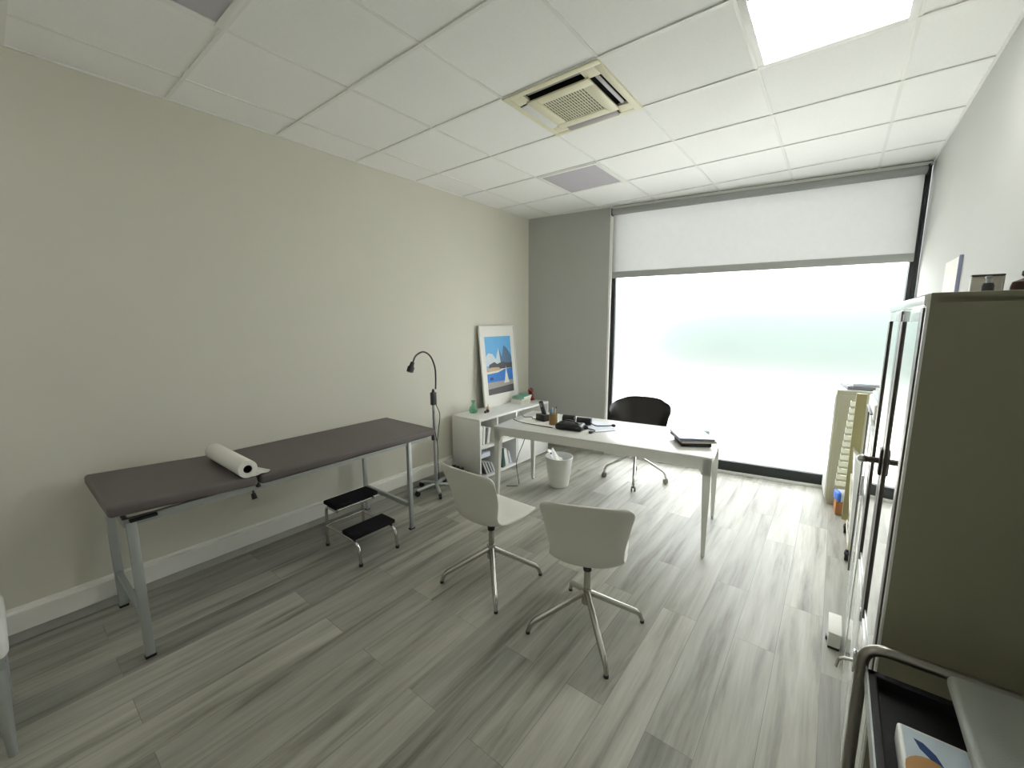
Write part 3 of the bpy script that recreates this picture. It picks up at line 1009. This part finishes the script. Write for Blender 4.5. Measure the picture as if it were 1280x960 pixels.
# stack at the right end
RN = math.radians(31)
t = thing('document_tray', 'black flat tray under the notebooks at right end of desk', 'tray', (2.385, 2.925, DZ), RN)
MB().box(-.10, .11, -.10, .10, 0, .026, .008, 3).build('body', 'black', t)
MB().box(-.09, .10, -.09, .09, .025, .029, .001).build('lid', 'greyb', t)
for k, (lb, cm, dx, dy, r, th) in enumerate((('dark grey notebook lying under the blue grey one on desk', 'greyb', .01, .0, .05, .017),
                                           ('blue grey notebook on top of the stack on desk', 'lilac', .0, .01, .0, .014))):
    z = DZ + .030 + k * .018
    t = thing('notebook', lb, 'notebook', (2.375 + dx, 2.94 + dy, z), RN + r, 'notebooks at the right end of the desk')
    MB().box(-.12, .12, -.135, .135, 0, th, .003).build('cover', cm, t)
    MB().box(-.118, .1205, -.1355, .133, .003, th - .003).build('pages', 'kraft' if k == 0 else 'greyb', t, smooth=0)
for k in range(2):
    tag(MB().box(-.105, .105, -.07, .07, 0, .026, .001).build('paper_stack', ('paperb', 'paperb')[k]),
        ('bluish paper stack lower one behind the notebooks on desk', 'bluish paper stack upper one behind the notebooks on desk')[k], 'papers', 'papers behind the notebooks',
        (2.325 + .012 * k, 3.185 - .008 * k, DZ + .0265 * k), .42 - .12 * k)

# ------------------------------------------------------------------ swivel shell chairs
def shell_rows(arm=False, nu=25, nt=40):
    if not arm:
        prof = [(.225, .432), (.205, .452), (.13, .452), (.04, .440), (-.06, .430), (-.135, .440), (-.180, .475), (-.203, .535), (-.218, .610), (-.235, .69), (-.252, .755), (-.262, .800)]
        wid = [.165, .188, .203, .200, .190, .180, .175, .178, .190, .204, .214, .206]
        lift = [.00, .002, .008, .016, .028, .036, .030, .015, .0, .0, -.004, -.012]
        fwd = [0, 0, 0, 0, .0, .02, .05, .07, .075, .062, .05, .042]
    else:
        prof = [(.235, .425), (.215, .448), (.13, .450), (.04, .440), (-.06, .432), (-.14, .445), (-.190, .485), (-.220, .55), (-.243, .63), (-.262, .71), (-.275, .775), (-.283, .825)]
        wid = [.19, .215, .24, .255, .268, .280, .288, .295, .302, .304, .292, .255]
        lift = [.00, .006, .025, .07, .13, .17, .17, .13, .07, .02, -.02, -.04]
        fwd = [0, 0, 0, .0, .03, .09, .15, .19, .20, .17, .12, .07]
    n = len(prof)

    def interp(arr, t):
        f = t * (n - 1)
        i = min(int(f), n - 2)
        f -= i

        def g(k):
            k = max(0, min(n - 1, k))
            return arr[k]
        a, b, c_, d = g(i - 1), g(i), g(i + 1), g(i + 2)
        return 0.5 * (2 * b + (c_ - a) * f + (2 * a - 5 * b + 4 * c_ - d) * f * f + (3 * b - a - 3 * c_ + d) * f ** 3)
    rows = []
    for i in range(nt + 1):
        t = i / nt
        y, z = interp([p[0] for p in prof], t), interp([p[1] for p in prof], t)
        w_ = interp(wid, t)
        lf, fd = interp(lift, t), interp(fwd, t)
        if t > .93:
            w_ *= 1 - .16 * ((t - .93) / .07) ** 2
        if t < .06:
            w_ *= 1 - .12 * ((.06 - t) / .06) ** 2
        row = []
        for j in range(nu):
            u = -1 + 2 * j / (nu - 1)
            a = abs(u) ** (3.0 if arm else 2.2)
            row.append((w_ * math.sin(u * PI / 2 * .98) * .35 + w_ * u * .65, y + fd * a, z + lf * a))
        rows.append(row)
    return rows


def four_leg(t, metal):
    mb = MB().cyl((0, 0, .165), (0, 0, .385), .0185, .0165).cyl((0, 0, .15), (0, 0, .235), .027, .022)
    mb.build('column', metal, t)
    MB().cyl((0, 0, .335), (0, 0, .357), .0225).build('collar', 'black', t)
    MB().cyl((0, 0, .37), (0, 0, .412), .028, .055).build('seat_plate', metal, t)
    for k in range(4):
        a = PI / 4 + k * PI / 2
        d = Vector((math.cos(a), math.sin(a), 0))
        pts = fillet([d * .012 + Vector((0, 0, .208)), d * .292 + Vector((0, 0, .062)), d * .312 + Vector((0, 0, .012))], .035, 7)
        m_ = len(pts)
        rad = [.0165 - .006 * (i / (m_ - 1)) for i in range(m_)]
        lg = MB().sweep(pts, rad, 14).build('leg', metal, t)
        MB().cyl(d * .312 + Vector((0, 0, 0)), d * .312 + Vector((0, 0, .014)), .0115).build('glide', 'black', lg)


def make_shell(t, m, arm=False):
    o = MB().grid(shell_rows(arm)).build('shell', m, t, smooth=180)
    md = o.modifiers.new('thick', 'SOLIDIFY')
    md.thickness = .011
    md.offset = 0
    bv = o.modifiers.new('soft', 'BEVEL')
    bv.width = .003
    bv.segments = 2
    bv.limit_method = 'ANGLE'
    bv.angle_limit = math.radians(50)
    return o


ch = thing('swivel_chair', 'white shell swivel chair nearer the shelf unit, left one of the pair', 'chair', (1.578, 1.590, 0), math.radians(-2), 'white shell visitor chairs')
make_shell(ch, 'shell')
four_leg(ch, 'alu')
c2 = dup(ch, (2.249, 1.577, 0), math.radians(23), 'white shell swivel chair nearest the camera with its back turned to us')
# the star bases stay square to the room: turn the shells only
for root, ang in ((ch, -2), (c2, 23)):
    root.rotation_euler = (0, 0, 0)
    for o in root.children:
        if o.name.startswith('shell') or o.name.startswith('seat_plate'):
            o.rotation_euler = (0, 0, math.radians(ang))

t = thing('task_chair', 'dark leather armchair shell on chrome star base with casters behind the desk', 'chair', (1.655, 3.734, 0), math.radians(186))
make_shell(t, 'leather', True)
MB().cyl((0, 0, .22), (0, 0, .40), .02).cyl((0, 0, .22), (0, 0, .29), .03, .026).cyl((0, 0, .385), (0, 0, .42), .03, .07).build('column', 'chrome', t)
for k in range(4):
    a = math.radians(-70 - 186 + 90 * k)
    d = Vector((math.cos(a), math.sin(a), 0))
    q = Vector((-d.y, d.x, 0))
    pts = fillet([d * .015 + Vector((0, 0, .275)), d * .285 + Vector((0, 0, .115)), d * .30 + Vector((0, 0, .06))], .03, 6)
    lg = MB().sweep(pts, .0125, 12).build('leg', 'chrome', t)
    p = d * .30
    cs = MB()
    for s in (-1, 1):
        cs.cyl(p + q * (s * .008) + Vector((0, 0, .0255)), p + q * (s * .022) + Vector((0, 0, .0255)), .0255, n=22)
    cs.cyl(p + Vector((0, 0, .03)), p + Vector((0, 0, .066)), .008)
    cs.build('caster', 'handle', lg)

# ------------------------------------------------------------------ waste bin
t = thing('waste_bin', 'white round waste bin with crumpled papers under the desk', 'bin', (1.113, 3.147, 0))
MB().lathe([(0, 0), (.092, 0), (.096, .004), (.134, .296), (.138, .30), (.134, .303), (.129, .298), (.092, .012), (0, .010)], n=40).build('body', 'white', t)
t = thing('crumpled_paper', 'white torn paper sticking out of the waste bin', 'papers', (1.10, 3.14, .20))
mb = MB()
rows = []
for i in range(9):
    rows.append([(-.092 + .015 * i, -.055 + .018 * j, .150 - .095 * (i / 8) ** .7 + .010 * math.sin(i * .9 + j * 1.2)) for j in range(7)])
o = mb.grid(rows).build('sheet', 'paper', t, smooth=20)
o.modifiers.new('thick', 'SOLIDIFY').thickness = .001
MB().lathe([(0, -.15), (.085, -.15), (.102, .03), (.06, .05), (0, .055)], n=20).build('bundle', 'paperb', t)
MB().cyl((-.058, -.03, .118), (-.056, -.033, .128), .008).build('mark', 'navy', t)

# ------------------------------------------------------------------ right wall: glass fronted cabinet
CR = math.radians(0.5)
t = thing('glass_cabinet', 'tall ivory metal cabinet with dark framed glass doors at the right wall', 'cabinet', (3.30, 1.0, 0), -CR)
CWD, CDP, CHT = .845, .345, 1.665
mb = MB()
mb.box(.005, CDP, 0, .02, .06, CHT, .002).box(.005, CDP, CWD - .02, CWD, .06, CHT, .002)
mb.box(.006, CDP, 0, CWD, CHT - .03, CHT + .0005, .010, 3).box(.012, CDP, 0, CWD, .06, .09).box(CDP - .01, CDP, 0, CWD, .06, CHT - .02)
mb.box(.04, CDP, .01, CWD - .01, 0, .06).box(.012, CDP - .01, .02, CWD - .02, .68, .70)
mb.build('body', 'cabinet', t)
MB().box(-.004, .012, .001, CWD - .001, CHT - .028, CHT - .001, .006, 3).box(.0, .006, 0, .012, .07, CHT - .02, .002).box(.0, .006, CWD - .012, CWD, .07, CHT - .02, .002).build('front_frame', 'cabfront', t)
for z in (1.0, 1.3):
    MB().box(.03, CDP - .012, .022, CWD - .022, z, z + .012).build('shelf', 'white', t, smooth=0)
for k, (ya_, yb_) in enumerate(((.014, .419), (.426, .831))):
    d = MB().box(.0, .010, ya_, yb_, .685, .720, .001).box(.0, .010, ya_, yb_, CHT - .060, CHT - .028, .001).box(.0, .010, ya_, ya_ + .03, .70, CHT - .04).box(.0, .010, yb_ - .03, yb_, .70, CHT - .04).build('door', 'cabfront', t)
    MB().box(.002, .006, ya_ + .028, yb_ - .028, .715, CHT - .058).build('glass', 'glass', d, smooth=0)
    MB().box(-.003, .008, ya_, ya_ + .046, .69, CHT - .03, .0015).build('stile', 'brown', d)
    MB().box(-.003, .008, yb_ - .046, yb_, .69, CHT - .060, .0015).build('stile', 'brown', d)
    MB().box(-.002, .012, ya_, yb_, .075, .682, .003).build('door', 'cabfront', t)
mb = MB().box(-.010, -.002, .405, .45, 1.145, 1.225, .003).cyl((-.004, .4225, 1.187), (-.045, .4225, 1.187), .009)
mb.build('door_handle', 'brown', t)
MB().sphere((-.048, .4225, 1.187), .0125).build('handle_knob', 'chrome', t)
mb = MB().box(-.008, -.002, .41, .435, .47, .54, .002)
mb.build('lock_plate', 'chrome', t)
MB().sweep(fillet([(-.004, .4225, .505), (-.040, .4225, .498), (-.046, .4225, .460)], .014), .006, 10).build('door_handle', 'chrome', t)
MB().box(-.007, -.001, .41, .435, .655, .69, .002).build('lock', 'steel', t)

# on top of it and on the wall
t = thing('photo_frame', 'small white photo frame with dark rim standing on glass cabinet', 'picture frame', (3.500, 1.655, CHT), math.radians(6))
mb = MB().box(-.035, .035, 0, .012, 0, .006).box(-.035, -.031, 0, .012, 0, .075, .001).box(.031, .035, 0, .012, 0, .075, .001)
mb.build('frame', 'white', t)
MB().box(-.035, .035, -.001, .013, .073, .079, .001).build('top_rim', 'brown', t)
MB().box(-.031, .031, .004, .008, .004, .074).build('mount', mat('pale beige card', (.85, .83, .76), .8, noise=.03, nscale=20), t, smooth=0)
t = thing('pump_bottle', 'tiny grey pump bottle standing before photo frame on glass cabinet', 'bottle', (3.492, 1.60, CHT))
MB().lathe([(0, 0), (.013, 0), (.013, .042), (.010, .050), (0, .050)], n=18).build('body', 'char', t)
MB().cyl((0, 0, .048), (0, 0, .070), .006, n=12).box(-.008, .006, -.006, .006, .062, .070, .002).build('pump', 'steel', t)
t = thing('hand_bell', 'dark brown wooden hand bell on top of glass cabinet', 'bell', (3.565, 1.60, CHT))
MB().lathe([(0, 0), (.030, 0), (.031, .035), (.028, .050), (.012, .058), (.006, .062), (0, .062)], n=24).build('body', 'wood', t)
MB().lathe([(0, .060), (.006, .061), (.013, .068), (.013, .078), (.006, .086), (0, .087)], n=18).build('knob', 'wood', t)
t = thing('wall_notice', 'white sheet in a thin clear holder sticking out from right wall', 'notice', (XR, 3.30, 1.72))
MB().box(-.012, -.004, -.19, .19, 0, .235, .001).build('sheet', 'paper', t, smooth=0)
MB().box(-.016, 0, -.196, -.189, -.004, .240, .001).build('edge_strip', 'lilac', t, smooth=0)
MB().box(-.004, 0, -.15, .15, .05, .2).build('backing', 'greyb', t, smooth=0)

# second, lower cabinet further along
t = thing('low_cabinet', 'low white cabinet with dark door edge behind the tall glass cabinet', 'cabinet', (3.316, 1.92, 0), math.radians(-2.3))
MB().box(.01, .30, 0, 1.0, .05, 1.12, .006).box(.04, .29, .01, .99, 0, .05).build('body', 'cabfront', t)
for k in range(2):
    d = MB().box(-.008, .009, .004 + .5 * k, .496 + .5 * k, .08, 1.10, .003).build('door', 'cabfront', t)
    if k:
        MB().box(-.014, -.0065, .952, .988, .10, 1.09, .002).build('stile', 'brown', d)
    else:
        MB().box(-.016, -.0065, .46, .475, .75, .85, .002).build('grip', 'steel', d)
t = thing('printer', 'white office printer with blue tinted lid on the low cabinet', 'printer', (3.476, 2.62, 1.121), 0)
MB().box(-.14, .13, -.2, .2, 0, .085, .012, 3).build('body', 'white', t)
MB().box(-.13, .12, -.19, .19, .085, .105, .006).build('lid', 'paperb', t)
MB().box(-.15, -.13, -.15, .15, .02, .03, .003).build('paper_slot', 'greyb', t)
tag(MB().box(-.10, .10, -.14, .14, 0, .02, .001).build('paper_stack', 'paper'), 'white paper stack lying on lid of the printer', 'papers', None, (3.47, 2.63, 1.2265), .12)

# trolley with tilt bins
t = thing('bin_trolley', 'cream wheeled trolley with column of small clear bins at right wall', 'trolley', (3.345, 3.22, 0))
MB().box(.0, .03, .02, .46, .07, .11, .004).box(.24, .27, .02, .46, .07, .11, .004).box(.0, .27, .0, .04, .07, .13, .004).box(.0, .27, .44, .48, .07, .11, .004).build('base_frame', 'cream', t)
for (x, y) in ((0, 0), (0, .46), (.26, .02), (.26, .46)):
    MB().cyl((x - .010, y, .033), (x + .010, y, .033), .033, n=22).cyl((x, y, .045), (x, y, .075), .009).box(x - .014, x + .014, y - .02, y + .02, .040, .062, .006).build('caster', 'black', t)
MB().prism([(-.006, .42), (-.02, .72), (.03, .66), (.23, .66), (.23, .12), (.0, .12)], .0, .30, 'y', bev=.004).build('drawer_body', 'cabfront', t)
MB().sweep(smooth_path([(-.005, .30, .52), (.0, .26, .36), (.012, .10, .22), (.012, .03, .11)], 6), .016, 12, .7).build('curved_leg', 'cream', t)
MB().box(-.03, .03, .46, .50, .10, 1.08, .004).build('back_panel', 'shaded', t)
for k in range(13):
    z = .36 + .052 * k
    x = -.035 - .003 * (12 - k)
    mb = MB()
    mb.box(x - .022, x, .465, .51, z, z + .003).box(x - .022, x - .019, .465, .51, z, z + .034).box(x - .022, x, .462, .465, z, z + .034).box(x - .004, -.028, .470, .49, z, z + .03)
    mb.build('bin', 'clear', t, smooth=0)
tag(MB().box(-.05, .05, -.06, .06, 0, .05, .004).build('blue_packet', 'bluec'), 'blue packet on the base of the cream trolley', 'packet', None, (3.42, 3.34, .131), 0)
t = thing('white_canister', 'white upright box on top of cream trolley beside olive panel', 'box', (3.45, 3.40, .661))
MB().box(-.07, .10, -.08, .08, 0, .43, .012, 3).build('body', 'cabfront', t)
MB().box(-.072, .102, -.082, .082, .43, .45, .006).build('lid', 'paperb', t)

# filing cabinet in the corner
t = thing('filing_cabinet', 'tall beige metal cabinet in the corner beside the window', 'cabinet', (3.207, 4.225, 0), math.radians(4))
MB().box(0, .42, 0, .36, .03, 1.02, .006).box(.015, .40, .015, .345, 0, .03).build('body', 'beige', t)
MB().box(.02, .40, -.008, .002, .06, .985, .003).build('side_panel', 'beige', t)
MB().box(-.008, .002, .012, .348, .06, .985, .003).build('door', 'white', t)
MB().box(-.002, .422, -.002, .362, 1.02, 1.028, .002).build('top_plate', 'white', t)
tag(MB().box(-.11, .11, -.15, .15, 0, .03, .002).build('paper_stack', 'greyb'), 'grey folder stack on top of the beige corner cabinet', 'papers', None, (3.36, 4.42, 1.0285), .15)
tag(MB().box(-.09, .09, -.12, .12, 0, .022, .002).build('paper_stack', 'paperb'), 'bluish papers on top of the grey folders on corner cabinet', 'papers', None, (3.36, 4.42, 1.059), .3)
t = thing('carton', 'small orange brown carton on floor before the beige corner cabinet', 'carton', (3.315, 4.08, 0), .1)
MB().box(-.04, .10, -.06, .06, 0, .11, .003).build('body', 'orangec', t)
MB().box(-.042, .102, -.062, .062, .108, .112, .001).build('flap', 'orangec', t)
t = thing('tissue_pack', 'blue and white plastic pack on the orange carton', 'packet', (3.33, 4.075, .1125), .3)
MB().box(-.06, .07, -.055, .055, 0, .085, .02, 4).build('body', 'paperb', t)
MB().box(-.0605, -.02, -.0555, .0555, .0, .0855, .02, 4).build('label_band', 'bluec', t)

# white pedal bin on the floor
t = thing('pedal_bin', 'small white box bin with paper on the floor beside low cabinet', 'bin', (3.287, 2.27, 0), 0)
MB().box(-.028, .022, -.08, .09, .012, .080, .006).build('body', 'white', t)
MB().box(-.030, .024, -.085, .095, .080, .092, .004).build('lid', 'paper', t)
MB().box(-.036, .018, -.02, .01, 0, .02, .004).build('pedal', 'black', t)
MB().box(-.026, .02, -.078, .088, 0, .012, .002).build('base', 'black', t)

# ------------------------------------------------------------------ foreground cart
t = thing('equipment_cart', 'steel tube cart with black tray and grey top in the near right corner', 'cart', (0, 0, 0))
yT = .90
tube = fillet([(3.268, yT, .10), (3.268, yT, .905), (3.60, yT, .905), (3.60, yT, .10)], .045, 10)
MB().sweep(tube, .0115, 18).build('handle_frame', 'handle', t)
tube = fillet([(3.268, .05, .10), (3.268, .05, .80), (3.60, .05, .80), (3.60, .05, .10)], .045, 10)
MB().sweep(tube, .0115, 18).build('handle_frame', 'handle', t)
for x, y in ((3.268, yT), (3.60, yT), (3.268, .05), (3.60, .05)):
    MB().cyl((x - .012, y, .042), (x + .012, y, .042), .042, n=22).cyl((x, y, .05), (x, y, .105), .013).build('caster', 'black', t)
mb = MB().box(3.277, 3.585, .06, .885, .832, .838)
mb.box(3.277, 3.290, .06, .885, .832, .862, .002).box(3.277, 3.585, .868, .885, .832, .862, .002).box(3.277, 3.585, .06, .075, .832, .862, .002).box(3.575, 3.585, .06, .885, .832, .862, .002)
mb.build('tray', 'tray', t, smooth=0)
MB().box(3.2735, 3.2765, .06, .89, .826, .863).build('tray_edge', 'steel', t, smooth=0)
MB().box(3.277, 3.59, .06, .885, .30, .315, .002).build('lower_shelf', 'grey', t)
mb = MB().box(3.392, 3.648, .12, .893, .888, .916, .012, 4)
mb.build('worktop', 'grey', t, smooth=50)
MB().box(3.56, 3.585, .1, .85, .838, .89).box(3.40, 3.43, .1, .14, .838, .89).build('worktop_support', 'grey', t)
t = thing('tissue_box', 'white box printed with blue leaf and orange arc lying on black tray', 'box', (3.345, .63, .8385), 0)
MB().box(-.036, .058, -.16, .112, 0, .040, .006, 3).build('body', 'white', t)
zz = .0402
MB().prism([(-.030, .104), (.052, .104), (.052, .02), (-.030, .02)], zz - .001, zz, 'z').build('print_panel', 'pale', t, smooth=0)
MB().prism([(-.016, .085), (-.004, .082), (.010, .066), (.018, .044), (.002, .052), (-.010, .066)], zz, zz + .0003, 'z').build('print_leaf', 'navy', t, smooth=0)
arc = [(.0 + .040 * math.cos(a), -.01 + .062 * math.sin(a)) for a in [PI * k / 14 for k in range(15)]]
arc = [(max(-.033, min(.039, x)), y) for x, y in arc]
inner = [(.004 + .024 * math.cos(a), -.01 + .040 * math.sin(a)) for a in [PI * k / 14 for k in range(15)]][::-1]
MB().prism(arc + inner, zz, zz + .0003, 'z').build('print_arc', 'skin', t, smooth=0)
MB().prism(inner, zz, zz + .0003, 'z').build('print_opening', 'char', t, smooth=0)

# ------------------------------------------------------------------ low white stool at the left edge of the view
t = thing('side_stool', 'white low stool with tapered leg at the left edge of the view', 'stool', (.685, -.50, 0), 0)
MB().box(-.21, .21, -.21, .21, .40, .50, .03, 4).build('seat', 'white', t)
MB().box(-.195, .195, -.195, .195, .36, .41, .004).build('apron', 'steel', t)
for sx in (-1, 1):
    for sy in (-1, 1):
        MB().cyl((sx * .17, sy * .17, .0), (sx * .17, sy * .17, .38), .013, .028, n=20).build('leg', 'steel', t)
